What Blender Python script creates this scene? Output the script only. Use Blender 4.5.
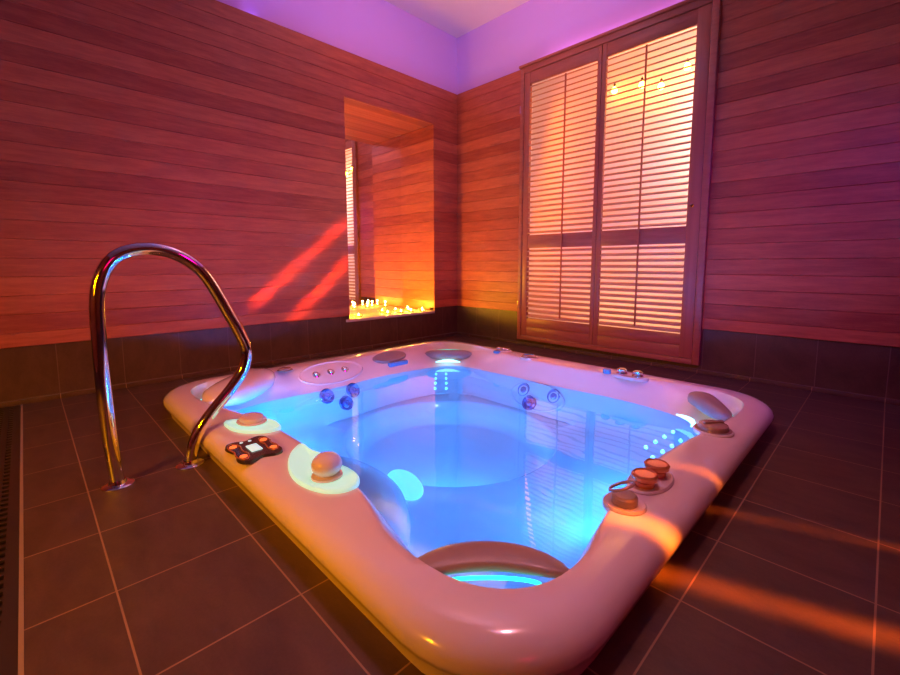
import bpy, bmesh, math, random
from mathutils import Vector, Matrix
random.seed(7)
PI = math.pi
S = bpy.context.scene
COL = S.collection
for o in list(bpy.data.objects):
    bpy.data.objects.remove(o)

# ------------------------------------------------------------------ camera
cd = bpy.data.cameras.new('camera'); cam = bpy.data.objects.new('camera', cd); COL.objects.link(cam)
cam.location = (3.606, -3.620, 0.83)
cam.rotation_euler = (math.radians(90 - 6.02), 0, math.radians(45.07))
cd.sensor_fit = 'HORIZONTAL'; cd.sensor_width = 36
cd.lens = 432.08 / 900 * 36
cd.shift_x = (450 - 455.64) / 900
cd.shift_y = (310.19 - 337.5) / 900
cd.clip_start = 0.02; cd.clip_end = 60
S.camera = cam

# ------------------------------------------------------------------ colour, world
S.view_settings.view_transform = 'Standard'
S.view_settings.look = 'None'
S.view_settings.gamma = 1
S.view_settings.use_curve_mapping = False
S.view_settings.exposure = 0.0
w = bpy.data.worlds.new('world'); S.world = w; w.use_nodes = True
w.node_tree.nodes['Background'].inputs[0].default_value = (0.02, 0.006, 0.02, 1)
w.node_tree.nodes['Background'].inputs[1].default_value = 0.3

# ------------------------------------------------------------------ room lights and added fills
def area(name, loc, target, size, size_y, power, color, spread=180):
    l = bpy.data.lights.new(name, 'AREA'); l.shape = 'RECTANGLE'; l.size = size; l.size_y = size_y
    l.energy = power; l.color = color; l.spread = math.radians(spread)
    o = bpy.data.objects.new(name, l); COL.objects.link(o); o.location = loc
    d = Vector(target) - Vector(loc)
    o.rotation_euler = d.to_track_quat('-Z', 'Y').to_euler()
    return o
def spot(name, loc, target, power, color, angle=60, blend=.5, radius=.05):
    l = bpy.data.lights.new(name, 'SPOT'); l.energy = power; l.color = color
    l.spot_size = math.radians(angle); l.spot_blend = blend; l.shadow_soft_size = radius
    o = bpy.data.objects.new(name, l); COL.objects.link(o); o.location = loc
    d = Vector(target) - Vector(loc)
    o.rotation_euler = d.to_track_quat('-Z', 'Y').to_euler()
    return o
# unseen pink fill added over the tub to light the ceiling corner
area('pink_ceiling_fill', (1.75, -1.75, 2.82), (1.2, -1.2, 3.6), 0.4, 0.4, 17, (1.0, 0.44, 0.72), 150)
# light strips lying on the ledges above the panelling
area('cove_right', (2.4, .055, 2.756), (2.4, .055, 3.6), 2.6, .06, 2.6, (1.0, .30, .75))
area('cove_left', (-.045, -2.2, 2.752), (.25, -2.2, 3.6), 4.0, .05, 4.5, (.25, .14, 1.0)).rotation_euler.rotate_axis('Z', PI / 2)
# washes over the panelling
area('magenta_wash', (4.4, -1.7, 1.9), (0.0, -1.7, 1.1), 0.5, 0.5, 4.7, (1.0, 0.0, 0.40), 70)
area('violet_wash', (4.0, -2.6, 2.1), (2.5, 0.0, 0.75), 0.5, 0.5, 6.5, (0.30, 0.02, 1.0), 60)
area('red_wash', (5.6, -4.0, 1.6), (2.0, -0.5, 1.0), 0.6, 0.6, 5.5, (1.0, 0.0, 0.12))
# low orange lamp behind the camera on the left
spot('orange_lamp', (2.5, -5.3, 1.3), (1.5, -3.2, 0.0), 205, (1.0, 0.34, 0.0), 86, .75, .15)
spot('orange_wall_fill', (2.9, -5.2, 1.0), (0.0, -4.1, 0.75), 45, (1.0, .40, .0), 75, 1.0, .15)  # extra spot added to carry orange light up the left wall
# warm lamp on the hidden cheek of the niche
area('niche_lamp', (-.22, -1.43, .345), (.08, 0, .60), .26, .045, 26, (1.0, .40, .0), 180)
area('niche_soffit_fill', (-.22, -1.43, 1.75), (-.15, -.5, 2.34), .2, .2, 5, (1.0, .42, .0), 170)  # unseen fill added to brighten the niche soffit
# pink downlight over the tub
spot('tub_downlight', (2.7, -2.1, 3.35), (2.4, -2.1, 0.0), 95, (1.0, .34, .42), 58, .6, .12)
# narrow orange beams that fall in bars on floor and wall
area('orange_beam', (6.2, -1.45, 2.6), (3.9, -2.23, 0.0), 0.05, 2.6, 2.5, (1.0, 0.18, 0.01), 1.6)
area('orange_beam_thin', (6.2, -1.02, 2.6), (3.9, -1.79, 0.0), 0.02, 2.6, .45, (1.0, 0.18, 0.01), 1.2)
for nm, y_, z_, ln_, sl_ in (('red_beam', -1.90, .86, 1.15, .84), ('red_beam_low', -1.72, .62, .75, .93)):
    b_ = area(nm, (6.2, y_, z_), (0, y_, z_), ln_, .035, .85, (1.0, .10, .03), 1.4)
    b_.rotation_euler = (Matrix.Rotation(math.atan(sl_), 4, 'X') @ Matrix.Rotation(-PI / 2, 4, 'Y').inverted() @ Matrix.Rotation(PI / 2, 4, 'Z')).to_euler()

# ------------------------------------------------------------------ helpers
def tag(o, label=None, cat=None, group=None, kind=None):
    if label: o['label'] = label
    if cat: o['category'] = cat
    if group: o['group'] = group
    if kind: o['kind'] = kind
    return o
def empty(name, loc=(0, 0, 0), rz=0):
    o = bpy.data.objects.new(name, None); COL.objects.link(o); o.location = loc; o.rotation_euler = (0, 0, rz)
    o.empty_display_size = .05
    return o
def obj(name, bm, mat, parent=None, smooth=True, angle=35):
    me = bpy.data.meshes.new(name); bmesh.ops.recalc_face_normals(bm, faces=bm.faces[:]) if name != 'x' else None
    bm.to_mesh(me); bm.free()
    me.materials.append(mat)
    if smooth:
        me.polygons.foreach_set('use_smooth', [True] * len(me.polygons))
        me.set_sharp_from_angle(angle=math.radians(angle))
    o = bpy.data.objects.new(name, me); COL.objects.link(o)
    if parent: o.parent = parent
    return o
def box(bm, x0, x1, y0, y1, z0, z1, bev=0, M=None, seg=2):
    r = bmesh.ops.create_cube(bm, size=1)
    vs = r['verts']
    for v in vs:
        v.co = Vector(((x0 + x1) / 2 + v.co.x * (x1 - x0), (y0 + y1) / 2 + v.co.y * (y1 - y0), (z0 + z1) / 2 + v.co.z * (z1 - z0)))
    if bev:
        es = list({e for v in vs for e in v.link_edges})
        rr = bmesh.ops.bevel(bm, geom=es, offset=bev, segments=seg, affect='EDGES', profile=.5)
        vs = list({v for f in rr['faces'] for v in f.verts} | {v for v in vs if v.is_valid})
    if M is not None:
        bmesh.ops.transform(bm, matrix=M, verts=vs)
def lathe(bm, prof, n=28, M=None, sx=1, sy=1):
    rings = []
    for (r, z) in prof:
        if r < 1e-5:
            rings.append([bm.verts.new((0, 0, z))])
        else:
            rings.append([bm.verts.new((r * sx * math.cos(2 * PI * i / n), r * sy * math.sin(2 * PI * i / n), z)) for i in range(n)])
    for a, b in zip(rings, rings[1:]):
        for i in range(n):
            j = (i + 1) % n
            if len(a) == 1 and len(b) == 1: continue
            if len(a) == 1: bm.faces.new((a[0], b[j], b[i]))
            elif len(b) == 1: bm.faces.new((a[i], a[j], b[0]))
            else: bm.faces.new((a[i], a[j], b[j], b[i]))
    if M is not None:
        bmesh.ops.transform(bm, matrix=M, verts=[v for r in rings for v in r])
def tube(bm, pts, rad, n=12, caps=True, closed=False):
    pts = [Vector(p) for p in pts]; N = len(pts)
    rings = []; up = None
    for i, p in enumerate(pts):
        if closed: t = (pts[(i + 1) % N] - pts[i - 1]).normalized()
        else: t = (pts[min(i + 1, N - 1)] - pts[max(i - 1, 0)]).normalized()
        if up is None:
            up = Vector((0, 0, 1)) if abs(t.z) < .9 else Vector((1, 0, 0))
        up = (up - t * up.dot(t)).normalized(); s = t.cross(up)
        r = rad[i] if isinstance(rad, (list, tuple)) else rad
        rings.append([bm.verts.new(p + up * (r * math.cos(2 * PI * k / n)) + s * (r * math.sin(2 * PI * k / n))) for k in range(n)])
    m = N if closed else N - 1
    for i in range(m):
        a, b = rings[i], rings[(i + 1) % N]
        for k in range(n):
            bm.faces.new((a[k], a[(k + 1) % n], b[(k + 1) % n], b[k]))
    if caps and not closed:
        bm.faces.new(rings[0][::-1]); bm.faces.new(rings[-1])
def catmull(P, n=8, closed=True):
    P = [Vector(p) for p in P]; out = []; N = len(P)
    rng = range(N) if closed else range(N - 1)
    for i in rng:
        if closed: a, b, c, d = P[i - 1], P[i], P[(i + 1) % N], P[(i + 2) % N]
        else: a, b, c, d = P[max(i - 1, 0)], P[i], P[i + 1], P[min(i + 2, N - 1)]
        for k in range(n):
            t = k / n
            out.append(.5 * ((2 * b) + (c - a) * t + (2 * a - 5 * b + 4 * c - d) * t * t + (-a + 3 * b - 3 * c + d) * t ** 3))
    if not closed: out.append(P[-1])
    return out

# ------------------------------------------------------------------ materials
def nt(name):
    m = bpy.data.materials.new(name); m.use_nodes = True
    t = m.node_tree; b = t.nodes['Principled BSDF']
    return m, t, b
def N(t, typ, **k):
    n = t.nodes.new(typ)
    for a, v in k.items(): setattr(n, a, v)
    return n
def math_(t, op, a, b=None, c=None):
    n = t.nodes.new('ShaderNodeMath'); n.operation = op
    for i, v in enumerate((a, b, c)):
        if v is None: continue
        if isinstance(v, (int, float)): n.inputs[i].default_value = v
        else: t.links.new(v, n.inputs[i])
    return n.outputs[0]
def mixc(t, f, a, b, typ='MIX'):
    n = t.nodes.new('ShaderNodeMix'); n.data_type = 'RGBA'; n.blend_type = typ
    for sock, v in ((n.inputs[0], f), (n.inputs[6], a), (n.inputs[7], b)):
        if isinstance(v, (int, float)): sock.default_value = v
        elif isinstance(v, tuple): sock.default_value = (*v, 1) if len(v) == 3 else v
        else: t.links.new(v, sock)
    return n.outputs[2]
def noise(t, vec, scale, detail=4, rough=.55, dist=0):
    n = t.nodes.new('ShaderNodeTexNoise'); n.inputs['Scale'].default_value = scale
    n.inputs['Detail'].default_value = detail; n.inputs['Roughness'].default_value = rough
    n.inputs['Distortion'].default_value = dist
    t.links.new(vec, n.inputs['Vector']); return n.outputs['Fac']
def bump(t, h, strength, dist, b):
    n = t.nodes.new('ShaderNodeBump'); n.inputs['Strength'].default_value = strength; n.inputs['Distance'].default_value = dist
    t.links.new(h, n.inputs['Height']); t.links.new(n.outputs[0], b.inputs['Normal'])

PLANK = .1103; PZ0 = .979 - PLANK * 9
def wood(name, plank_axis='z', rough=.42, light=(.56, .145, .055), dark=(.30, .055, .022), planks=True):
    m, t, b = nt(name)
    g = N(t, 'ShaderNodeNewGeometry'); s = N(t, 'ShaderNodeSeparateXYZ'); t.links.new(g.outputs['Position'], s.inputs[0])
    X, Y, Z = s.outputs
    if plank_axis == 'z': across, along, other = Z, math_(t, 'ADD', X, Y), math_(t, 'SUBTRACT', X, Y)
    elif plank_axis == 'x': across, along, other = X, Y, Z
    else: across, along, other = math_(t, 'ADD', X, Y), Z, math_(t, 'SUBTRACT', X, Y)
    off = PZ0 if plank_axis == 'z' else -.582
    if planks:
        cell = math_(t, 'FLOOR', math_(t, 'DIVIDE', math_(t, 'SUBTRACT', across, off), PLANK))
    else:
        cell = math_(t, 'FLOOR', math_(t, 'MULTIPLY', across, .001))
    wn = N(t, 'ShaderNodeTexWhiteNoise', noise_dimensions='1D'); t.links.new(cell, wn.inputs['W'])
    # streak coordinates, stretched along the grain, offset per plank
    c = N(t, 'ShaderNodeCombineXYZ')
    t.links.new(math_(t, 'ADD', math_(t, 'MULTIPLY', along, .35), math_(t, 'MULTIPLY', wn.outputs['Value'], 37)), c.inputs[0])
    t.links.new(math_(t, 'MULTIPLY', across, 24), c.inputs[1]); t.links.new(math_(t, 'MULTIPLY', other, 3), c.inputs[2])
    n1 = noise(t, c.outputs[0], 1.3, 5, .6, .3)
    c2 = N(t, 'ShaderNodeCombineXYZ')
    t.links.new(math_(t, 'ADD', math_(t, 'MULTIPLY', along, 3), math_(t, 'MULTIPLY', wn.outputs['Value'], 11)), c2.inputs[0])
    t.links.new(math_(t, 'MULTIPLY', across, 160), c2.inputs[1]); t.links.new(math_(t, 'MULTIPLY', other, 20), c2.inputs[2])
    n2 = noise(t, c2.outputs[0], 1.0, 3, .6)
    f = math_(t, 'ADD', math_(t, 'MULTIPLY', n1, .75), math_(t, 'MULTIPLY', n2, .25))
    f = math_(t, 'ADD', f, math_(t, 'MULTIPLY', math_(t, 'SUBTRACT', wn.outputs['Value'], .5), .28 if planks else 0))
    r = N(t, 'ShaderNodeValToRGB'); t.links.new(f, r.inputs[0])
    r.color_ramp.elements[0].position = .27; r.color_ramp.elements[0].color = (*dark, 1)
    r.color_ramp.elements[1].position = .72; r.color_ramp.elements[1].color = (*light, 1)
    t.links.new(r.outputs[0], b.inputs['Base Color'])
    b.inputs['Roughness'].default_value = rough
    b.inputs['Specular IOR Level'].default_value = .35
    bump(t, n2, .15, .002, b)
    return m
def tile(name, kind, base=(.095, .050, .028), grout=(.33, .19, .10), rough=.45):
    m, t, b = nt(name)
    g = N(t, 'ShaderNodeNewGeometry'); s = N(t, 'ShaderNodeSeparateXYZ'); t.links.new(g.outputs['Position'], s.inputs[0])
    X, Y, Z = s.outputs
    if kind == 'floor': uv = [(X, 2.270, .3428), (Y, -3.511, .329)]
    elif kind == 'left': uv = [(Y, -3.511, .329), (Z, .030, 3)]
    else: uv = [(X, .297, .3345), (Z, .030, 3)]
    mask = None; cells = []
    for (c, o, p) in uv:
        u = math_(t, 'DIVIDE', math_(t, 'SUBTRACT', c, o), p)
        cells.append(math_(t, 'FLOOR', u))
        fr = math_(t, 'FRACT', math_(t, 'ADD', u, .5))
        d = math_(t, 'MULTIPLY', math_(t, 'ABSOLUTE', math_(t, 'SUBTRACT', fr, .5)), p)
        k = math_(t, 'LESS_THAN', d, .0022)
        mask = k if mask is None else math_(t, 'MAXIMUM', mask, k)
    cb = N(t, 'ShaderNodeCombineXYZ'); t.links.new(cells[0], cb.inputs[0]); t.links.new(cells[1], cb.inputs[1])
    wn = N(t, 'ShaderNodeTexWhiteNoise', noise_dimensions='3D'); t.links.new(cb.outputs[0], wn.inputs['Vector'])
    add = N(t, 'ShaderNodeVectorMath', operation='MULTIPLY_ADD'); t.links.new(wn.outputs['Color'], add.inputs[0])
    add.inputs[1].default_value = (9, 9, 9); t.links.new(g.outputs['Position'], add.inputs[2])
    mp = N(t, 'ShaderNodeMapping'); mp.inputs['Scale'].default_value = (1, 2.2, 1); t.links.new(add.outputs[0], mp.inputs[0])
    n1 = noise(t, mp.outputs[0], 5, 6, .62, .4)
    n2 = noise(t, g.outputs['Position'], 130, 3, .7)
    f = math_(t, 'ADD', math_(t, 'MULTIPLY', n1, .8), math_(t, 'MULTIPLY', n2, .25))
    r = N(t, 'ShaderNodeValToRGB'); t.links.new(f, r.inputs[0])
    r.color_ramp.elements[0].position = .28; r.color_ramp.elements[0].color = tuple(c * .62 for c in base) + (1,)
    r.color_ramp.elements[1].position = .78; r.color_ramp.elements[1].color = tuple(c * 1.45 for c in base) + (1,)
    col = mixc(t, mask, r.outputs[0], grout)
    t.links.new(col, b.inputs['Base Color'])
    b.inputs['Roughness'].default_value = rough; b.inputs['Specular IOR Level'].default_value = .4
    h = math_(t, 'SUBTRACT', math_(t, 'MULTIPLY', f, .5), math_(t, 'MULTIPLY', mask, .8))
    bump(t, h, .35, .003, b)
    return m
def simple(name, col, rough=.5, metal=0, spec=.5, coat=0, var=.0, scale=8, bmp=0):
    m, t, b = nt(name)
    b.inputs['Base Color'].default_value = (*col, 1)
    b.inputs['Roughness'].default_value = rough; b.inputs['Metallic'].default_value = metal
    b.inputs['Specular IOR Level'].default_value = spec
    b.inputs['Coat Weight'].default_value = coat; b.inputs['Coat Roughness'].default_value = .08
    g = N(t, 'ShaderNodeNewGeometry')
    if var:
        n1 = noise(t, g.outputs['Position'], scale, 4)
        t.links.new(mixc(t, n1, tuple(c * (1 - var) for c in col), tuple(min(1, c * (1 + var)) for c in col)), b.inputs['Base Color'])
    if bmp:
        bump(t, noise(t, g.outputs['Position'], scale * 6, 3), bmp, .004, b)
    return m
def emit(name, col, strength):
    m, t, b = nt(name)
    b.inputs['Base Color'].default_value = (*col, 1)
    b.inputs['Emission Color'].default_value = (*col, 1); b.inputs['Emission Strength'].default_value = strength
    b.inputs['Roughness'].default_value = .3
    return m
M = {}
M['wood'] = wood('cedar_planks')
M['wood_top'] = wood('cedar_planks_soffit', 'x')
M['wood_frame'] = wood('cedar_joinery', 'z', .35, (.44, .145, .075), (.30, .085, .045), planks=False)
M['wood_stile'] = wood('cedar_stile', 'v', .35, (.44, .145, .075), (.30, .085, .045), planks=False)
M['louvre'] = wood('cedar_louvre', 'z', .4, (.62, .36, .20), (.44, .22, .11), planks=False)
M['floor'] = tile('slate_floor_tile', 'floor')
M['tile_l'] = tile('slate_wall_tile_left', 'left', rough=.35, grout=(.16, .10, .07))
M['tile_r'] = tile('slate_wall_tile_right', 'right', rough=.35, grout=(.16, .10, .07))
M['violet_lit'] = simple('plaster_violet_lit', (.66, .44, .84), .9, spec=.1, var=.03, scale=3)  # violet light on the upper walls put into the plaster colour
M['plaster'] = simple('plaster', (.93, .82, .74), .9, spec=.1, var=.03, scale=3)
M['chrome'] = simple('chrome', (.82, .78, .74), .07, 1)
M['steel'] = simple('dark_steel', (.10, .07, .06), .4, .7)
M['acrylic'] = simple('pearl_acrylic', (.88, .74, .70), .20, 0, .5, .6, var=.04, scale=5)
M['acrylic_in'] = M['acrylic']
M['bezel'] = simple('pearl_bezel', (.80, .66, .62), .2, 0, .5, .5)
M['pillow'] = simple('taupe_pillow', (.36, .25, .22), .38, 0, .5, .2, var=.08, scale=20)
M['cap'] = simple('bronze_cap', (.50, .33, .27), .22, .35, .5, .6)
M['dark'] = simple('dark_plastic', (.045, .03, .03), .25, 0, .5, .5)
M['copper'] = simple('copper_button', (.85, .30, .12), .22, .6, .5, .3)
M['mirror'] = simple('mirror_glass', (.93, .92, .92), .0, 1)
M['stone'] = simple('sill_stone', (.62, .50, .42), .35, var=.15, scale=12)
M['wax'] = simple('wax', (.9, .8, .62), .5)
M['petal'] = simple('glass_petal', (.55, .30, .15), .15, .2, .5, .5)
M['jet'] = simple('blue_jet', (.04, .10, .30), .2, .3, .5, .5)
M['bluegel'] = simple('blue_reservoir', (.10, .35, .75), .2, 0, .5, .5)
M['white_out'] = simple('white_light_box', (.85, .80, .76), .8)
M['e_teal'] = emit('teal_led', (.02, .85, .62), 2.2)
M['e_cyan'] = emit('cyan_led_glint', (.35, .95, 1.0), 2.4)
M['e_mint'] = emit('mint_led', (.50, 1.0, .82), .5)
M['e_blue'] = emit('underwater_lens', (.02, .29, 1.0), 250)
M['e_glint'] = emit('underwater_lens_cool', (.30, .85, .95), 1.0)
M['e_flame'] = emit('flame', (1.0, .55, .14), 60)
M['e_bulb'] = emit('warm_bulb', (1.0, .36, .03), 60)
M['e_screen'] = emit('display', (.55, .85, .80), .7)
M['e_red'] = emit('button_glow', (1.0, .22, .05), .8)
# water: clear, mirror-like at grazing angles
m = bpy.data.materials.new('pool_water'); m.use_nodes = True; t = m.node_tree; t.nodes.clear()
out = N(t, 'ShaderNodeOutputMaterial'); mx = N(t, 'ShaderNodeMixShader'); tr = N(t, 'ShaderNodeBsdfTransparent')
gl = N(t, 'ShaderNodeBsdfGlossy'); fr = N(t, 'ShaderNodeFresnel'); fr.inputs[0].default_value = 1.42
tr.inputs[0].default_value = (.40, .74, 1, 1); gl.inputs['Roughness'].default_value = .015; gl.inputs[0].default_value = (1, 1, 1, 1)
g = N(t, 'ShaderNodeNewGeometry'); h = noise(t, g.outputs['Position'], 2.2, 2, .5)
bp = N(t, 'ShaderNodeBump'); bp.inputs['Strength'].default_value = .10; bp.inputs['Distance'].default_value = .02
t.links.new(h, bp.inputs['Height']); t.links.new(bp.outputs[0], gl.inputs['Normal']); t.links.new(bp.outputs[0], fr.inputs['Normal'])
t.links.new(fr.outputs[0], mx.inputs[0]); t.links.new(tr.outputs[0], mx.inputs[1]); t.links.new(gl.outputs[0], mx.inputs[2])
t.links.new(mx.outputs[0], out.inputs[0]); M['water'] = m
m, t, b = nt('clear_pane'); b.inputs['Base Color'].default_value = (1, 1, 1, 1)
b.inputs['Transmission Weight'].default_value = 1; b.inputs['Roughness'].default_value = .35; b.inputs['IOR'].default_value = 1.05
M['frost'] = m

# ------------------------------------------------------------------ room shell
RX, RY, TOPZ, WB, CZ, REC = 6.4, -5.7, 2.74, .345, 3.41, .10
def struct(o): o['kind'] = 'structure'; return o
# floor has a pocket for the drain channel (between y -3.86 and -3.68) and the tub well
bm = bmesh.new()
def quad(bm, a, b, c, d):
    bm.faces.new([bm.verts.new(p) for p in (a, b, c, d)])
# tub well: x .66..3.19, y -3.07...-.84
xs = [-.12, .72, 3.13, RX]; ys = [RY, -3.86, -3.68, -3.01, -.90, .12]
def cellf(bm, x0, x1, y0, y1, z=0): quad(bm, (x0, y0, z), (x1, y0, z), (x1, y1, z), (x0, y1, z))
for i in range(3):
    for j in range(5):
        if j == 1: continue
        if i == 1 and j == 3: continue
        cellf(bm, xs[i], xs[i + 1], ys[j], ys[j + 1])
cellf(bm, -.12, RX, -3.86, -3.68, -.06)
quad(bm, (-.12, -3.86, -.06), (RX, -3.86, -.06), (RX, -3.86, 0), (-.12, -3.86, 0))
quad(bm, (-.12, -3.68, -.06), (RX, -3.68, -.06), (RX, -3.68, 0), (-.12, -3.68, 0))
for (a, b_) in (((.72, -3.01), (3.13, -3.01)), ((3.13, -3.01), (3.13, -.90)), ((3.13, -.90), (.72, -.90)), ((.72, -.90), (.72, -3.01))):
    quad(bm, (*a, -1.0), (*b_, -1.0), (*b_, 0), (*a, 0))
cellf(bm, .72, 3.13, -3.01, -.90, -1.0)
struct(obj('floor', bm, M['floor'], smooth=False))

bm = bmesh.new(); cellf(bm, -REC, RX, RY, REC, CZ)
box(bm, -REC - .1, RX, RY, REC + .1, CZ + .005, CZ + .1)
struct(obj('ceiling', bm, M['plaster'], smooth=False))

def plank_face(bm, u0, u1, z0, z1, f, n, groove=.0045, ch=.0028, thick=.02):
    """boards running along u between z0 and z1; f(u,z,d) -> point, d = depth behind the face"""
    k0 = math.floor((z0 - PZ0) / PLANK + 1e-6)
    zz = [z0] + [PZ0 + PLANK * k for k in range(k0 + 1, k0 + 60) if PZ0 + PLANK * k < z1 - .004] + [z1]
    for a, b in zip(zz, zz[1:]):
        pr = [(a, groove), (a + ch, 0), (b - ch, 0), (b, groove)]
        for (za, da), (zb, db) in zip(pr, pr[1:]):
            quad(bm, f(u0, za, da), f(u1, za, da), f(u1, zb, db), f(u0, zb, db))
NY0, NY1, NZ0, NZ1, ND = -1.448, -.362, .31, 2.341, .582
# left wall: plaster above, boards, one course of tiles
wl = struct(obj('wall_left', (lambda b: (quad(b, (-REC, RY, TOPZ - .02), (-REC, REC, TOPZ - .02), (-REC, REC, CZ), (-REC, RY, CZ)), b)[1])(bmesh.new()), M['violet_lit'], smooth=False))
bm = bmesh.new()
fl = lambda u, z, d: (-d, u, z)
for (a, b, c, d) in ((RY, NY0, WB, TOPZ), (NY0, NY1, NZ1, TOPZ), (NY1, 0, WB, TOPZ)):
    plank_face(bm, a, b, c, d, fl, 1)
quad(bm, (0, RY, TOPZ), (0, 0, TOPZ), (-REC, 0, TOPZ), (-REC, RY, TOPZ))
quad(bm, (0, RY, WB), (0, NY0, WB), (-.03, NY0, WB), (-.03, RY, WB))
quad(bm, (0, NY1, WB), (0, 0, WB), (-.03, 0, WB), (-.03, NY1, WB))
obj('wood_panelling', bm, M['wood'], wl, smooth=False)
bm = bmesh.new()
box(bm, -.08, -.012, RY, NY0, 0, WB); box(bm, -.08, -.012, NY0, NY1, 0, .285); box(bm, -.08, -.012, NY1, .05, 0, WB)
obj('tile_course', bm, M['tile_l'], wl, smooth=False)
# niche lining
wn_ = struct(empty('trim_1', (0, 0, 0)))
bm = bmesh.new()
plank_face(bm, -ND, 0, NZ0, NZ1, lambda u, z, d: (u, NY1 + d, z), 1)
plank_face(bm, -ND, 0, NZ0, NZ1, lambda u, z, d: (u, NY0 - d, z), 1)
obj('niche_cheeks', bm, M['wood'], wn_, smooth=False)
bm = bmesh.new()
k = -ND
while k < -.001:
    e = min(k + PLANK, 0)
    for (a, da), (b, db) in zip([(k, .004), (k + .003, 0), (e - .003, 0), (e, .004)][:-1], [(k, .004), (k + .003, 0), (e - .003, 0), (e, .004)][1:]):
        quad(bm, (a, NY0, NZ1 + da), (b, NY0, NZ1 + db), (b, NY1, NZ1 + db), (a, NY1, NZ1 + da))
    k = e
obj('niche_soffit', bm, M['wood_top'], wn_, smooth=False)
bm = bmesh.new(); box(bm, -ND, .004, NY0 - .035, NY1 + .004, .285, NZ0, .003)
obj('niche_sill', bm, M['stone'], wn_)

# right wall
WX0, WX1, WZ0, WZ1 = .94, 2.60, .085, 2.735
wr = struct(obj('wall_right', (lambda b: (quad(b, (-REC, REC, TOPZ - .02), (RX, REC, TOPZ - .02), (RX, REC, CZ), (-REC, REC, CZ)), b)[1])(bmesh.new()), M['violet_lit'], smooth=False))
bm = bmesh.new(); frr = lambda u, z, d: (u, d, z)
for (a, b, c, d) in ((0, WX0, WB, TOPZ), (WX1, RX, WB, TOPZ), (WX0, WX1, WZ1, TOPZ)):
    plank_face(bm, a, b, c, d, frr, 1)
quad(bm, (0, 0, TOPZ), (RX, 0, TOPZ), (RX, REC, TOPZ), (-REC, REC, TOPZ))
quad(bm, (0, 0, WB), (WX0, 0, WB), (WX0, .03, WB), (0, .03, WB)); quad(bm, (WX1, 0, WB), (RX, 0, WB), (RX, .03, WB), (WX1, .03, WB))
obj('wood_panelling', bm, M['wood'], wr, smooth=False)
bm = bmesh.new()
box(bm, -.05, WX0, .012, .08, 0, WB); box(bm, WX1, RX, .012, .08, 0, WB); box(bm, WX0, WX1, .012, .08, 0, WZ0)
obj('tile_course', bm, M['tile_r'], wr, smooth=False)
# far walls behind the camera
wb = struct(obj('wall_back', (lambda b: (box(b, RX, RX + .1, RY, .12, 0, CZ), b)[1])(bmesh.new()), M['wood'], smooth=False))
wf = struct(obj('wall_front', (lambda b: (box(b, -.1, RX + .1, RY - .1, RY, 0, CZ), b)[1])(bmesh.new()), M['wood'], smooth=False))
# skirting strips between tiles and floor
bm = bmesh.new(); box(bm, -.012, 0.012, RY, 0, 0, .028, .002); struct(obj('baseboard_left', bm, M['floor']))
bm = bmesh.new(); box(bm, 0.012, RX, -.012, .012, 0, .028, .002); struct(obj('baseboard_right', bm, M['floor']))

# ------------------------------------------------------------------ window casing and added light box behind the shutters
win = struct(empty('window_1', (0, 0, 0)))
bm = bmesh.new(); D = .62
box(bm, WX0 - .35, WX1 + .35, D, D + .05, WZ0 - .1, WZ1 + .1)
box(bm, WX0 - .40, WX0 - .35, .125, D, WZ0 - .1, WZ1 + .1); box(bm, WX1 + .35, WX1 + .4, .125, D, WZ0 - .1, WZ1 + .1)
box(bm, WX0 - .4, WX1 + .4, .125, D, WZ0 - .15, WZ0 - .1); box(bm, WX0 - .4, WX1 + .4, .125, D, WZ1 + .1, WZ1 + .15)
obj('window_light_box', bm, M['white_out'], win, smooth=False)  # white box added as a bright backdrop for the louvres
area('box_lamp_pink', (2.88, .34, 1.75), (2.50, .62, 1.55), .3, 1.6, 46, (1.0, .60, .50))  # this and the next two: unseen lamps added to light the box
area('box_lamp_orange', (.80, .30, 1.6), (1.35, .62, 1.5), .3, 2.0, 13, (1.0, .15, .0))
area('box_lamp_low', (1.8, .30, .25), (1.8, .62, .7), 1.2, .2, 4, (1.0, .42, .16))
bm = bmesh.new()
box(bm, .912, .955, -.035, .02, .065, 2.735, .004); box(bm, 2.578, 2.628, -.035, .02, .065, 2.735, .004)
box(bm, .955, 2.578, -.035, .02, 2.675, 2.735, .004); box(bm, .955, 2.578, -.035, .02, .065, .105, .004)
box(bm, .90, 2.64, -.05, .0, 2.728, 2.752, .003)
# deep linings through the wall
box(bm, .93, .955, .02, .10, .085, 2.735); box(bm, 2.578, 2.60, .02, .10, .085, 2.735)
box(bm, .955, 2.578, .02, .10, 2.71, 2.735); box(bm, .955, 2.578, .02, .10, .085, .10)
obj('window_casing', bm, M['wood_frame'], win)

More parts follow.
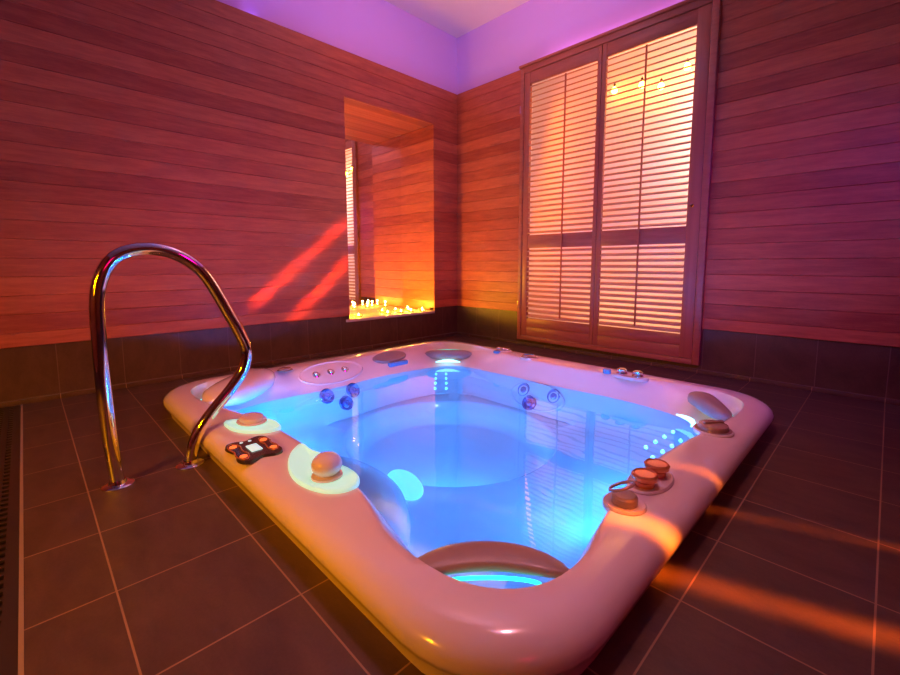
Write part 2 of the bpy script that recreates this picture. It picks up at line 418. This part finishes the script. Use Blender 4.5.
def shutter(x0, x1, lx0, lx1, rod, label, knob=False):
    t = empty('window_shutter', ((x0 + x1) / 2, -.012, .108))
    tag(t, label, 'shutter', 'louvred shutters over the window')
    cx, cy, cz = t.location
    def add(name, bm, mat, parent=t, sm=True):
        o = obj(name, bm, mat, None, sm); o.data.transform(Matrix.Translation((-cx, -cy, -cz))); o.parent = parent; return o
    y0, y1 = -.028, .004
    for (a, b) in ((x0, lx0), (lx1, x1)):
        bm = bmesh.new(); box(bm, a, b, y0, y1, .108, 2.672, .003); add('stile', bm, M['wood_stile'])
    for (a, b) in ((2.565, 2.672), (.992, 1.122), (.202, .290), (.108, .200)):
        bm = bmesh.new(); box(bm, lx0, lx1, y0 + .003, y1 - .002, a, b, .003); add('rail', bm, M['wood_frame'])
    for (a, b) in ((1.122, 2.565), (.290, .992)):
        bm = bmesh.new(); n = round((b - a) / .049); st = (b - a) / n
        for i in range(n):
            zc = a + (i + .5) * st
            R = Matrix.Translation((0, -.010, zc)) @ Matrix.Rotation(math.radians(24), 4, 'X')
            box(bm, lx0 + .002, lx1 - .002, -.024, .024, -.0060, .0060, .0057, R, 3)
        add('louvres', bm, M['louvre'])
    bm = bmesh.new(); box(bm, rod - .007, rod + .007, -.044, -.032, .32, 2.54, .003)
    add('tilt_rod', bm, M['wood_stile'])
    if knob:
        bm = bmesh.new(); lathe(bm, [(0, .030), (.012, .028), (.015, .02), (.008, .012), (.006, 0)], 20, Matrix.Translation((2.523, -.028, 1.268)) @ Matrix.Rotation(PI / 2, 4, 'X'))
        add('knob', bm, M['chrome'])
    return t
shutter(.958, 1.752, 1.020, 1.715, 1.415, 'left cedar louvred shutter leaf, nearer the room corner')
shutter(1.756, 2.575, 1.795, 2.483, 2.130, 'right cedar louvred shutter leaf with small round knob on its edge', True)
# hinge pins on the left casing
bm = bmesh.new()
for z in (2.35, 1.28, .42): lathe(bm, [(0, -.035), (.006, -.035), (.006, .035), (0, .035)], 10, Matrix.Translation((.905, -.02, z)))
obj('hinges', bm, M['chrome'], win)
# warm bulbs hanging in the light box
bulb0 = None
for i, (x, z, lab) in enumerate([(1.62, 2.48, 'warm bulb glowing behind the left shutter leaf, beside the centre stile'),
                            (1.88, 2.46, 'warm bulb glowing behind the right shutter leaf, left of its tilt rod'),
                            (2.05, 2.40, 'lowest warm bulb glowing behind the right shutter leaf near its tilt rod'),
                            (2.26, 2.50, 'warm bulb glowing behind the right shutter leaf, right of its tilt rod')]):
    if bulb0 is None:
        bulb0 = empty('hanging_bulb', (x, .50, z))
        bm = bmesh.new(); lathe(bm, [(0, -.030), (.016, -.027), (.027, -.012), (.028, 0), (.024, .016), (.012, .028), (.010, .034), (0, .034)], 18); obj('glass_globe', bm, M['e_bulb'], bulb0)
        bm = bmesh.new(); lathe(bm, [(0, .034), (.011, .034), (.011, .06), (.003, .064), (.003, .07), (0, .07)], 12); obj('cord', bm, M['steel'], bulb0)
        t_ = bulb0
    else:
        t_ = bulb0.copy(); COL.objects.link(t_); t_.location = (x, .50, z)
        for ch in list(bulb0.children):
            c = ch.copy(); COL.objects.link(c); c.parent = t_
    tag(t_, lab, 'light bulb', 'warm bulbs behind the shutters')

# ------------------------------------------------------------------ mirror at the back of the niche
bm = bmesh.new(); box(bm, -ND - .012, -ND + .001, NY0 - .02, NY1 + .02, NZ0, NZ1 + .003)
tag(obj('niche_mirror', bm, M['mirror'], smooth=False), 'tall frameless mirror filling the back of the wall niche behind the tealights', 'mirror')

# ------------------------------------------------------------------ drain channel
dg = empty('drain_grate', (0, 0, 0))
tag(dg, 'dark slotted drain channel grate running along the left edge of the floor', 'drain')
bm = bmesh.new()
Y0, Y1 = -3.855, -3.688
# bars and slots: long plate made of strips with rows of slots
n = 150; L0, L1 = -.01, 6.3
rows = [(-3.855, -3.815), (-3.797, -3.775), (-3.757, -3.735), (-3.717, -3.688)]
for (a, b) in rows: box(bm, L0, L1, a, b, -.008, -.001)
for (a, b) in ((-3.815, -3.797), (-3.775, -3.757), (-3.735, -3.717)):
    x = L0
    while x < L1:
        box(bm, x, x + .018, a, b, -.008, -.001); x += .042
obj('slotted_plate', bm, M['steel'], dg, smooth=False)
bm = bmesh.new(); box(bm, L0, L1, -3.688, -3.679, -.02, .001); box(bm, L0, L1, -3.865, -3.856, -.02, .001)
obj('edge_trim', bm, simple('edge_bronze', (.42, .30, .22), .4, .3), dg, smooth=False)

# ------------------------------------------------------------------ hot tub
CX, CY = 1.95, -1.95
NA = 240
def polar(poly):
    """radius of a closed outline for each of NA angles about the tub centre"""
    out = []
    P = [(p[0] - CX, p[1] - CY) for p in poly]; n = len(P)
    for k in range(NA):
        a = 2 * PI * k / NA; dx, dy = math.cos(a), math.sin(a); best = 0
        for i in range(n):
            (x1, y1), (x2, y2) = P[i], P[(i + 1) % n]
            ex, ey = x2 - x1, y2 - y1
            den = dx * ey - dy * ex
            if abs(den) < 1e-12: continue
            tt = (x1 * ey - y1 * ex) / den; ss = (x1 * dy - y1 * dx) / den
            if tt > 0 and -1e-6 <= ss <= 1 + 1e-6: best = max(best, tt)
        out.append(best)
    return out
def rrect(x0, x1, y0, y1, r, n=14):
    P = []
    for (cx, cy, a0) in ((x1 - r, y1 - r, 0), (x0 + r, y1 - r, PI / 2), (x0 + r, y0 + r, PI), (x1 - r, y0 + r, 3 * PI / 2)):
        for k in range(n + 1):
            a = a0 + PI / 2 * k / n; P.append((cx + r * math.cos(a), cy + r * math.sin(a)))
    return P
X0, X1, Y0, Y1 = .60, 3.255, -3.135, -.78
RO = .30
def outer(ins): return polar(rrect(X0 + ins, X1 - ins, Y0 + ins, Y1 - ins, max(RO - ins, .05)))
Lp = [(.76, -2.72), (.78, -2.5), (.79, -2.3), (.79, -2.05), (.78, -1.75), (.76, -1.45), (.75, -1.2), (.78, -1.02), (.88, -.92),
      (1.10, -.89), (1.35, -.93), (1.7, -1.0), (2.1, -1.01), (2.5, -.97), (2.8, -.93), (2.98, -.95), (3.10, -1.04), (3.14, -1.18),
      (3.13, -1.42), (3.09, -1.7), (3.06, -2.0), (3.06, -2.3), (3.10, -2.56), (3.13, -2.72), (3.11, -2.85), (3.03, -2.945), (2.90, -2.99),
      (2.7, -2.985), (2.5, -2.93), (2.2, -2.895), (1.8, -2.895), (1.5, -2.93), (1.2, -3.0), (.95, -3.01), (.82, -2.95), (.76, -2.84)]
Wp = [(.955, -2.6), (.97, -2.38), (.98, -2.15), (.95, -1.75), (.99, -1.38), (1.05, -1.18), (1.2, -1.09), (1.67, -1.07), (2.1, -1.06), (2.5, -1.04),
      (2.82, -1.10), (2.96, -1.22), (3.04, -1.45), (3.03, -1.75), (3.02, -2.0), (3.02, -2.3), (3.05, -2.6), (3.05, -2.8), (2.96, -2.91), (2.8, -2.92),
      (2.6, -2.86), (2.2, -2.80), (1.8, -2.80), (1.4, -2.86), (1.15, -2.88), (1.0, -2.80)]
L = polar([tuple(v[:2]) for v in catmull([(*p, 0) for p in Lp])])
W = polar([tuple(v[:2]) for v in catmull([(*p, 0) for p in Wp])])
def circ(cx, cy, rx, ry): return polar([(cx + rx * math.cos(2 * PI * k / 90), cy + ry * math.sin(2 * PI * k / 90)) for k in range(90)])
F1 = circ(1.76, -1.83, .66, .64); F2 = circ(1.76, -1.83, .60, .58); F3 = circ(1.76, -1.83, .53, .51)
def mixr(a, b, f): return [x * (1 - f) + y * f for x, y in zip(a, b)]
def add(a, d): return [x + d for x in a]
O0 = outer(0)
def dipz(base, amt, where):
    z = []
    for k in range(NA):
        a = 2 * PI * k / NA; s = 0
        for (ang, wd, am) in where:
            d = (a - ang + PI) % (2 * PI) - PI
            s += am * math.exp(-(d / wd) ** 2)
        z.append(base + s * amt)
    return z
A_back = math.atan2(1, -1); A_right = math.atan2(1, 1.25); A_near = math.atan2(-1, 1.15); A_left = math.atan2(-1, -1.1)
dips = [(A_back, .17, -1), (A_right, .13, -.75), (A_near, .13, -.8), (A_left % (2 * PI), .13, -.5)]
rings = [
    (outer(.030), 0.000), (outer(.028), .010), (outer(.020), .045), (outer(.014), .056), (outer(.002), .062), (O0, .075), (outer(.001), .088), (outer(.010), .104),
    (outer(.026), .117), (outer(.046), .1255), (outer(.070), .1295), (mixr(outer(.09), L, .4), .1305), (mixr(outer(.09), L, .85), .1300)]
shell = [(r, [z] * NA) for r, z in rings]
shell.append((add(L, 0), dipz(.128, .055, dips)))
shell.append((mixr(L, W, .10), dipz(.121, .055, dips)))
shell.append((mixr(L, W, .30), dipz(.100, .045, dips)))
shell.append((mixr(L, W, .55), dipz(.066, .03, dips)))
shell.append((mixr(L, W, .80), dipz(.030, .01, dips)))
shell.append((W, [-.010] * NA))
shell.append((add(W, -.030), [-.06] * NA))
shell.append((add(W, -.065), [-.12] * NA))
shell.append((add(W, -.10), [-.165] * NA))
shell.append((mixr(add(W, -.13), F1, .12), [-.190] * NA))
shell.append((mixr(W, F1, .5), [-.200] * NA))
shell.append((F1, [-.205] * NA))
shell.append((mixr(F1, F2, .35), [-.215] * NA))
shell.append((F2, [-.30] * NA))
shell.append((mixr(F2, F3, .6), [-.345] * NA))
shell.append((F3, [-.355] * NA))
shell.append(([x * .5 for x in F3], [-.358] * NA))
bm = bmesh.new(); rv = []
for r, z in shell:
    rv.append([bm.verts.new((CX + r[k] * math.cos(2 * PI * k / NA), CY + r[k] * math.sin(2 * PI * k / NA), z[k])) for k in range(NA)])
for a, b in zip(rv, rv[1:]):
    for k in range(NA):
        j = (k + 1) % NA
        bm.faces.new((a[k], a[j], b[j], b[k]))
c0 = bm.verts.new((CX - .1, CY + .06, -.358))
for k in range(NA): bm.faces.new((rv[-1][k], rv[-1][(k + 1) % NA], c0))
tub = empty('hot_tub', (CX, CY, 0))
tag(tub, 'large pearl pink acrylic hot tub sunk into the tiled floor, lit blue inside', 'hot tub')
def tp(name, bm, mat, parent=None, smooth=True, angle=35, label=None):
    o = obj(name, bm, mat, None, smooth, angle)
    o.data.transform(Matrix.Translation((-CX, -CY, 0)))
    o.parent = parent or tub
    if label: o['label'] = label
    return o
tp('shell', bm, M['acrylic'], angle=60)

def rim_z(x, y): return .1305
def disc(prof, x, y, z, tilt=(0, 0, 0), sx=1, sy=1, rz=0, n=32):
    bm = bmesh.new()
    lathe(bm, prof, n, Matrix.Translation((x, y, z)) @ Matrix.Rotation(rz, 4, 'Z') @ Matrix.Rotation(tilt[1], 4, 'Y') @ Matrix.Rotation(tilt[0], 4, 'X'), sx, sy)
    return bm
# seat ridge just under the water by the near left side
bm = bmesh.new(); lathe(bm, [(0, .10), (.10, .098), (.28, .09), (.36, .075), (.41, .045), (.43, 0), (.42, -.10), (0, -.10)], 56, Matrix.Translation((2.10, -2.86, -.125)) @ Matrix.Rotation(-.12, 4, 'Z'), 1.0, .72)
tp('seat_ridge', bm, M['acrylic'], angle=60)
# seat contour ledge (raised line round the footwell)
bm = bmesh.new()
P = [(CX + (mixr(W, F1, .42)[k]) * math.cos(2 * PI * k / NA), CY + mixr(W, F1, .42)[k] * math.sin(2 * PI * k / NA), -.198) for k in range(68, 124)]
tube(bm, P, .012, 8); tp('seat_ledge', bm, M['acrylic'])

# corner units: pillow, lit waterfall slot, ring of light behind it, glowing beads set as reflections in the water
def corner(ax, ay, ang, px, py, ln, wd, zc, th, kind, beads=(), bow=.22):
    """ang = outward direction; pillow centre px,py"""
    R = Matrix.Translation((px, py, zc)) @ Matrix.Rotation(ang, 4, 'Z')
    # pillow: curved in plan, bowed around the corner
    bm = bmesh.new(); n = 26; m = 14; rows_ = []
    for i in range(n + 1):
        u = -1 + 2 * i / n; a = u
        yy = u * ln; xx = bow * ln * u * u
        s = max(0.02, (1 - abs(u) ** 3.2)) ** .5
        row = []
        for k in range(m):
            b = 2 * PI * k / m; cb, sb = math.cos(b), math.sin(b)
            ex = abs(cb) ** .75 * (1 if cb > 0 else -1); ez = abs(sb) ** .75 * (1 if sb > 0 else -1)
            row.append(bm.verts.new(R @ Vector((xx + ex * wd * s, yy, ez * th * s + .012 * math.cos(3 * u) * (1 if kind == 'right' else 0)))))
        rows_.append(row)
    for a_, b_ in zip(rows_, rows_[1:]):
        for k in range(m): bm.faces.new((a_[k], a_[(k + 1) % m], b_[(k + 1) % m], b_[k]))
    bm.faces.new(rows_[0][::-1]); bm.faces.new(rows_[-1])
    pil = tp('pillow', bm, M['pillow'] if kind != 'left' else M['acrylic'], angle=60)
    # light ring outward of the pillow
    bm = bmesh.new(); pts = []
    lr = ln * .62
    for i in range(48):
        a = PI * i / 48
        pts.append(R @ Vector((wd * .9 + .028 + math.cos(2 * a) * .024, math.sin(2 * a) * lr, -zc + .096)))
    tube(bm, pts, .0045, 8, closed=True); tp('light_ring', bm, M['e_teal'])
    if kind in ('back', 'right'):
        # waterfall lip inward under the pillow
        bm = bmesh.new(); pts = []
        for i in range(17):
            u = -1 + i / 8
            pts.append(R @ Vector((-wd * 1.02 - .22 * ln * u * u, u * ln * .50, -zc + .030)))
        tube(bm, pts, [.003 + .010 * (1 - abs(-1 + i / 8) ** 2) for i in range(17)], 8)
        tp('waterfall_lip', bm, M['e_cyan'])
    for p in beads:
        bm = bmesh.new()
        bmesh.ops.create_uvsphere(bm, u_segments=10, v_segments=8, radius=.009, matrix=Matrix.Translation((p[0], p[1], -.018)))
        tp('reflection_bead', bm, M['e_cyan'])  # glowing bead stands in for a reflection
corner(0, 0, math.radians(135), 1.02, -1.13, .20, .042, .072, .042, 'back', [(1.175+.095*k+d, -1.39-.09*k+d, 0) for d in (-.01, .045) for k in range(4)])
corner(0, 0, math.radians(40), 2.98, -1.20, .175, .055, .122, .040, 'right', [(2.86+.008*k, -1.62+.095*k, 0) for k in range(4)] + [(2.925+.008*k, -1.71+.095*k, 0) for k in range(4)])
corner(0, 0, math.radians(-45), 2.955, -2.865, .195, .048, .118, .016, 'near', [], .30)
corner(0, 0, math.radians(225), .985, -2.75, .30, .13, .125, .065, 'left', [], .10)

# deck caps and valves
cap_prof = lambda r, h: [(r * 1.25, 0), (r * 1.22, h * .18), (r * 1.0, h * .22), (r * 1.02, h * .5), (r * .94, h * .85), (r * .7, h * 1.02), (r * .3, h * 1.06), (0, h * 1.06)]
def ring_(x, y, z, r, mat=M['bezel'], name='valve_bezel', sx=1, sy=1, rz=0, tilt=(0, 0)):
    return tp(name, disc([(r, -.01), (r * 1.02, .004), (r * .95, .010), (r * .86, .007), (0, .006)], x, y, z, (tilt[0], tilt[1], 0), sx, sy, rz), mat)
# near-left: ball-topped diverter in a mint-lit cup
def dish(outline):
    """shallow translucent bowl with a rolled edge, laid into the deck"""
    P = catmull([(x, y, 0) for x, y in outline], 6); n = len(P); c = sum(P, Vector()) / n
    bm = bmesh.new(); rings_ = []
    for f, z in ((1.04, -.004), (1.04, .006), (1.0, .012), (.93, .010), (.80, .003), (.45, .001)):
        rings_.append([bm.verts.new((c.x + (p.x - c.x) * f, c.y + (p.y - c.y) * f, .130 + z)) for p in P])
    for a, b in zip(rings_, rings_[1:]):
        for k in range(n): bm.faces.new((a[k], a[(k + 1) % n], b[(k + 1) % n], b[k]))
    bm.faces.new(rings_[-1]); return bm
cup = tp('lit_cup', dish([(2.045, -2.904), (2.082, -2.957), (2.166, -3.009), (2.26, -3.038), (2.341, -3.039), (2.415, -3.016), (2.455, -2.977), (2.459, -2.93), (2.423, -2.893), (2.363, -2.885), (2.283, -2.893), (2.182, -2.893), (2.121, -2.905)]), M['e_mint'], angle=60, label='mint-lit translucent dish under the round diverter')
bm = disc([(.052, 0), (.050, .006), (.030, .010), (.026, .020)], 2.335, -2.955, .133)
bmesh.ops.create_uvsphere(bm, u_segments=28, v_segments=18, radius=.050, matrix=Matrix.Translation((2.335, -2.955, .172)) @ Matrix.Diagonal((1, 1, .80, 1)))
tp('diverter_ball', bm, M['bezel'], label='polished ball-shaped diverter knob')
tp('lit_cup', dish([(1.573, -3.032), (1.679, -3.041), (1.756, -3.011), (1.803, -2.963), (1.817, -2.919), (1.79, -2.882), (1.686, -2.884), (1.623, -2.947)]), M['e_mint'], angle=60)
tp('diverter_cap', disc(cap_prof(.062, .026), 1.64, -2.945, .136, sx=1, sy=.8), M['bezel'])
# right side: taupe cap, two copper caps, lever cap
ring_(3.125, -1.60, .130, .075); tp('diverter_cap', disc(cap_prof(.058, .030), 3.125, -1.60, .134), M['cap'])
bm = bmesh.new(); box(bm, -.045, .045, -.009, .009, 0, .010, .004, Matrix.Translation((3.125, -1.60, .164)) @ Matrix.Rotation(.9, 4, 'Z')); tp('cap_grip', bm, M['cap'])
ring_(3.105, -2.225, .129, .062, sx=1.0, sy=1.75)
for (x, y) in ((3.105, -2.175), (3.105, -2.275)):
    c = tp('air_valve', disc([(.030, 0), (.030, .014), (.024, .018), (.038, .022), (.040, .034), (.034, .040), (.030, .036), (0, .034)], x, y, .136), M['copper'], label='copper air valve cap')
ring_(3.105, -2.42, .129, .060)
tp('air_valve', disc([(.036, 0), (.036, .022), (.030, .028), (0, .028)], 3.105, -2.42, .134), M['pillow'])
bm = bmesh.new(); tube(bm, [Vector((3.095, -2.42, .182)) + Matrix.Rotation(-.45, 3, 'Y') @ Vector((.036 * math.cos(a), .036 * math.sin(a), 0)) for a in [2 * PI * k / 28 for k in range(28)]], .0045, 8, closed=True)
tp('valve_ring', bm, M['cap'])
# far side cluster and caps
def blue_box(x0, x1, y0, y1, z0, z1):
    bm = bmesh.new(); box(bm, x0, x1, y0, y1, z0, z1, .008); return tp('blue_reservoir', bm, M['bluegel'])
ring_(2.50, -.965, .129, .055, sx=2.0, sy=1.0)
for x in (2.445, 2.545):
    tp('air_valve', disc([(.034, 0), (.034, .010), (.026, .020), (.030, .026), (.030, .034), (.018, .040), (0, .036)], x, -.965, .134), M['chrome'])
tp('air_valve', disc([(.026, 0), (.026, .022), (.020, .028), (0, .028)], 2.355, -.985, .130), M['bluegel'])
ring_(1.415, -.885, .129, .05, sx=1.6)
for x in (1.37, 1.42, 1.46):
    tp('air_valve', disc([(.020, 0), (.020, .012), (.014, .018), (0, .018)], x, -.885, .135), M['chrome'])
tp('air_valve', disc([(.030, 0), (.030, .014), (.02, .02), (0, .02)], 1.40, -.945, .118), M['bluegel'])
ring_(1.72, -.955, .129, .062, sx=1.15, rz=.1); tp('diverter_cap', disc(cap_prof(.050, .018), 1.72, -.955, .134), M['cap'])
bm = bmesh.new(); box(bm, -.035, .035, -.007, .007, 0, .006, .002, Matrix.Translation((1.72, -.955, .152)) @ Matrix.Rotation(.5, 4, 'Z')); tp('cap_grip', bm, M['bluegel'])
# left side: small cap, oval pad with three buttons, long pad
tp('diverter_cap', disc(cap_prof(.040, .014), .80, -2.43, .131, sx=.9), M['cap'])
bm = disc([(.25, -.03), (.25, .006), (.24, .016), (.225, .010), (.21, .012), (0, .014)], .872, -2.13, .066, (0, math.radians(36), 0), sx=.40, sy=1.0, n=56)
pan = tp('button_panel', bm, M['acrylic'], angle=60)
for y in (-2.25, -2.14, -2.03):
    tp('jet_button', disc([(.026, 0), (.026, .006), (.020, .010), (.016, .008), (.012, .016), (0, .019)], .880, y, .078, (0, math.radians(36), 0)), M['chrome'])
tp('speaker_pad', disc([(.16, -.03), (.16, .008), (.15, .016), (0, .018)], .835, -1.60, .094, (0, math.radians(30), 0), sx=.36, sy=1.0, n=44), M['pillow'])
bm = bmesh.new(); box(bm, .885, .925, -1.66, -1.48, .035, .070, .010); tp('blue_reservoir', bm, M['bluegel'])

# jets under the water
def jet(x, y, z, ang, r=.045, ringed=True):
    Rm = Matrix.Translation((x, y, z)) @ Matrix.Rotation(ang, 4, 'Z') @ Matrix.Rotation(math.radians(62), 4, 'Y')
    bm = bmesh.new(); lathe(bm, [(r * 1.15, -.02), (r * 1.15, .006), (r, .012), (r * .75, .006), (r * .55, .002), (r * .5, .012), (r * .25, .016), (0, .012)], 28, Rm)
    return tp('jet', bm, M['jet'])
for (y, z) in ((-2.24, -.048), (-2.04, -.048), (-2.12, -.115)): jet(1.0 - (z + .05) * .6, y, z, 0)
for (x, z) in ((1.79, -.075), (2.04, -.070), (1.88, -.135)): jet(x, -1.095 + (z + .05) * .5 - (.035 if z < -.1 else 0), z, -PI / 2)
bm = bmesh.new(); lathe(bm, [(.20, -.02), (.20, .004), (.19, .010), (.18, .004), (0, .003)], 48, Matrix.Translation((1.91, -1.125, -.095)) @ Matrix.Rotation(-PI / 2, 4, 'Z') @ Matrix.Rotation(math.radians(58), 4, 'Y'), .5, 1.1)
tp('jet_bezel', bm, M['acrylic'])
# underwater lamps on the near walls
def lens(x, y, z, d, r=.07, mat='e_blue'):
    q = Vector(d).to_track_quat('Z', 'Y').to_matrix().to_4x4()
    bm = bmesh.new(); lathe(bm, [(r, -.01), (r, .004), (r * .8, .012), (0, .016)], 24, Matrix.Translation((x, y, z)) @ q)
    return tp('underwater_light', bm, M[mat])
for a_ in (-50, -78, -26):
    a_ = math.radians(a_); lens(1.76 + .575 * math.cos(a_), -1.83 + .555 * math.sin(a_), -.300, (-math.cos(a_), -math.sin(a_), 0), .034)  # hidden lenses added to brighten the footwell
lens(1.40, -2.80, -.09, (0, 1, 0), .05); lens(1.62, -2.76, -.09, (0, 1, 0), .035); lens(2.962, -2.15, -.09, (-1, 0, 0), .05); lens(2.966, -1.80, -.09, (-1, 0, 0), .05)
# cool footwell lamp seen beside the seat ridge
bm = bmesh.new(); lathe(bm, [(.14, 0), (.13, .008), (0, .012)], 36, Matrix.Translation((2.06, -2.42, -.200)) @ Matrix.Rotation(math.radians(-20), 4, 'Z'), 1.1, .55)
tp('footwell_light', bm, M['e_glint'])

# control panel: dark scalloped keypad
cpx, cpy = 1.95, -3.05
def cp(name, bm, mat, parent=None, **k):
    return tp(name, bm, mat, parent, **k)
bm = bmesh.new(); n = 64; top = []; bot = []
for k in range(n):
    a = 2 * PI * k / n
    r = .098 + .020 * math.cos(4 * (a - PI / 4)) ; x = r * math.cos(a) * 1.12; y = r * math.sin(a) * .82
    bot.append(bm.verts.new((x * 1.03, y * 1.03, 0))); top.append(bm.verts.new((x, y, .011)))
for k in range(n): bm.faces.new((bot[k], bot[(k + 1) % n], top[(k + 1) % n], top[k]))
bm.faces.new(top); bmesh.ops.transform(bm, matrix=Matrix.Translation((cpx, cpy, .129)), verts=bm.verts[:])
kp = tp('control_panel', bm, M['dark'])
bm = bmesh.new(); box(bm, -.034, .034, -.020, .020, 0, .004, .002, Matrix.Translation((cpx + .005, cpy, .140)))
cp('display', bm, M['e_screen'], kp, label='pale lit display screen')
def loop(cx, cy, rx, ry, bridging):
    bm = bmesh.new(); pts = []
    for k in range(40):
        a = 2 * PI * k / 40; pin = 1 - .45 * math.exp(-((math.cos(a)) / .35) ** 2)
        pts.append((cpx + cx + rx * math.cos(a), cpy + cy + ry * pin * math.sin(a), .1415))
    tube(bm, pts, .0028, 6, closed=True); cp('button_outline', bm, M['copper'], kp)
loop(0, .055, .075, .022, True); loop(.0, -.055, .085, .025, True)
for (x, y) in ((-.048, .055), (.048, .055), (-.055, -.055), (.055, -.055)):
    cp('button', disc([(.013, 0), (.013, .004), (.008, .006), (0, .006)], cpx + x, cpy + y, .139), M['e_red'], kp, label='orange lit round button')
for (x, y) in ((-.075, .012), (-.078, -.018)):
    cp('indicator', disc([(.006, 0), (.006, .003), (0, .004)], cpx + x, cpy + y, .139), M['e_screen'], kp)

# water
bm = bmesh.new(); vs = [bm.verts.new((CX + (W[k] + .002) * math.cos(2 * PI * k / NA), CY + (W[k] + .002) * math.sin(2 * PI * k / NA), -.010)) for k in range(NA)]
bm.faces.new(vs)
tag(obj('water', bm, M['water'], smooth=False), 'still blue-lit water filling the hot tub', 'water', kind='stuff')

# ------------------------------------------------------------------ handrail
hr = empty('handrail', (1.6, -3.3, 0)); tag(hr, 'polished chrome grab rail looping up beside the near left side of the hot tub', 'handrail')
pr = [(-3.425, .0), (-3.437, .181), (-3.442, .36), (-3.443, .55), (-3.441, .68), (-3.430, .757), (-3.402, .828), (-3.356, .872), (-3.285, .890), (-3.205, .878),
      (-3.130, .834), (-3.070, .758), (-2.995, .60), (-2.960, .520), (-2.940, .450), (-2.955, .370), (-3.010, .290), (-3.085, .210), (-3.140, .140), (-3.172, .07), (-3.186, 0)]
P = catmull([(0, y + 3.3, z) for y, z in pr], 6, closed=False)
bm = bmesh.new(); tube(bm, P, .0235, 20); obj('rail', bm, M['chrome'], hr)
for y in (-3.425, -3.186):
    bm = bmesh.new(); lathe(bm, [(.052, 0), (.052, .004), (.046, .008), (.030, .010), (.026, .022), (.0238, .022)], 28, Matrix.Translation((0, y + 3.3, 0)))
    obj('floor_flange', bm, M['chrome'], hr)
    for s in (-1, 1):
        bm = bmesh.new(); lathe(bm, [(.006, 0), (.006, .004), (0, .005)], 12, Matrix.Translation((s * .038, y + 3.3, .006))); obj('screw', bm, M['chrome'], hr)

# ------------------------------------------------------------------ tealights on the niche sill
def tealight():
    r = empty('tealight')
    bm = bmesh.new(); lathe(bm, [(0, 0), (.020, 0), (.020, .014), (.0175, .014), (.0175, .010), (0, .010)], 20); obj('candle', bm, M['wax'], r)
    bm = bmesh.new()
    for k in range(6):
        a = 2 * PI * k / 6; Rm = Matrix.Rotation(a, 4, 'Z')
        p = [Rm @ Vector(q) for q in ((.018, -.012, .001), (.034, 0, .004), (.018, .012, .001), (.046, 0, .030), (.020, 0, .003))]
        v = [bm.verts.new(q) for q in p]
        for f in ((0, 1, 3), (1, 2, 3), (0, 3, 4), (2, 4, 3), (0, 4, 1), (1, 4, 2)): bm.faces.new([v[i] for i in f])
    obj('petal_holder', bm, M['petal'], r, smooth=False)
    bm = bmesh.new(); lathe(bm, [(0, .012), (.0055, .017), (.0065, .023), (.004, .032), (0, .042)], 12); obj('flame', bm, M['e_flame'], r)
    l = bpy.data.lights.new('candle_light', 'POINT'); l.energy = 1.0; l.color = (1.0, .68, .05); l.shadow_soft_size = .01
    lo = bpy.data.objects.new('candle_light', l); COL.objects.link(lo); lo.parent = r; lo.location = (0, 0, .06)
    return r
T = [(-.11, -1.28, 'leftmost tealight on the niche sill, standing alone near the front edge'),
     (-.12, -.92, 'tealight standing second from the left on the niche sill'),
     (-.30, -.86, 'tealight near the mirror behind the second tealight from the left'),
     (-.30, -.68, 'tealight nearest the mirror in the middle of the niche sill'),
     (-.10, -.76, 'front tealight in the middle of the niche sill'),
     (-.22, -.56, 'middle tealight of the bright cluster at the right of the niche sill'),
     (-.10, -.62, 'front left tealight of the cluster at the right of the niche sill'),
     (-.045, -.50, 'tealight at the very front edge of the right cluster on the sill'),
     (-.36, -.46, 'tealight in the back right corner of the niche by the mirror'),
     (-.14, -.425, 'rightmost tealight against the right cheek of the niche')]
T0 = None
for (x, y, lab) in T:
    if T0 is None: T0 = tealight(); q = T0
    else:
        q = T0.copy(); COL.objects.link(q)
        for ch in list(T0.children):
            c = ch.copy(); COL.objects.link(c); c.parent = q
    q.location = (x, y, NZ0); q.rotation_euler = (0, 0, x * 9)
    tag(q, lab, 'candle', 'tealights on the niche sill')
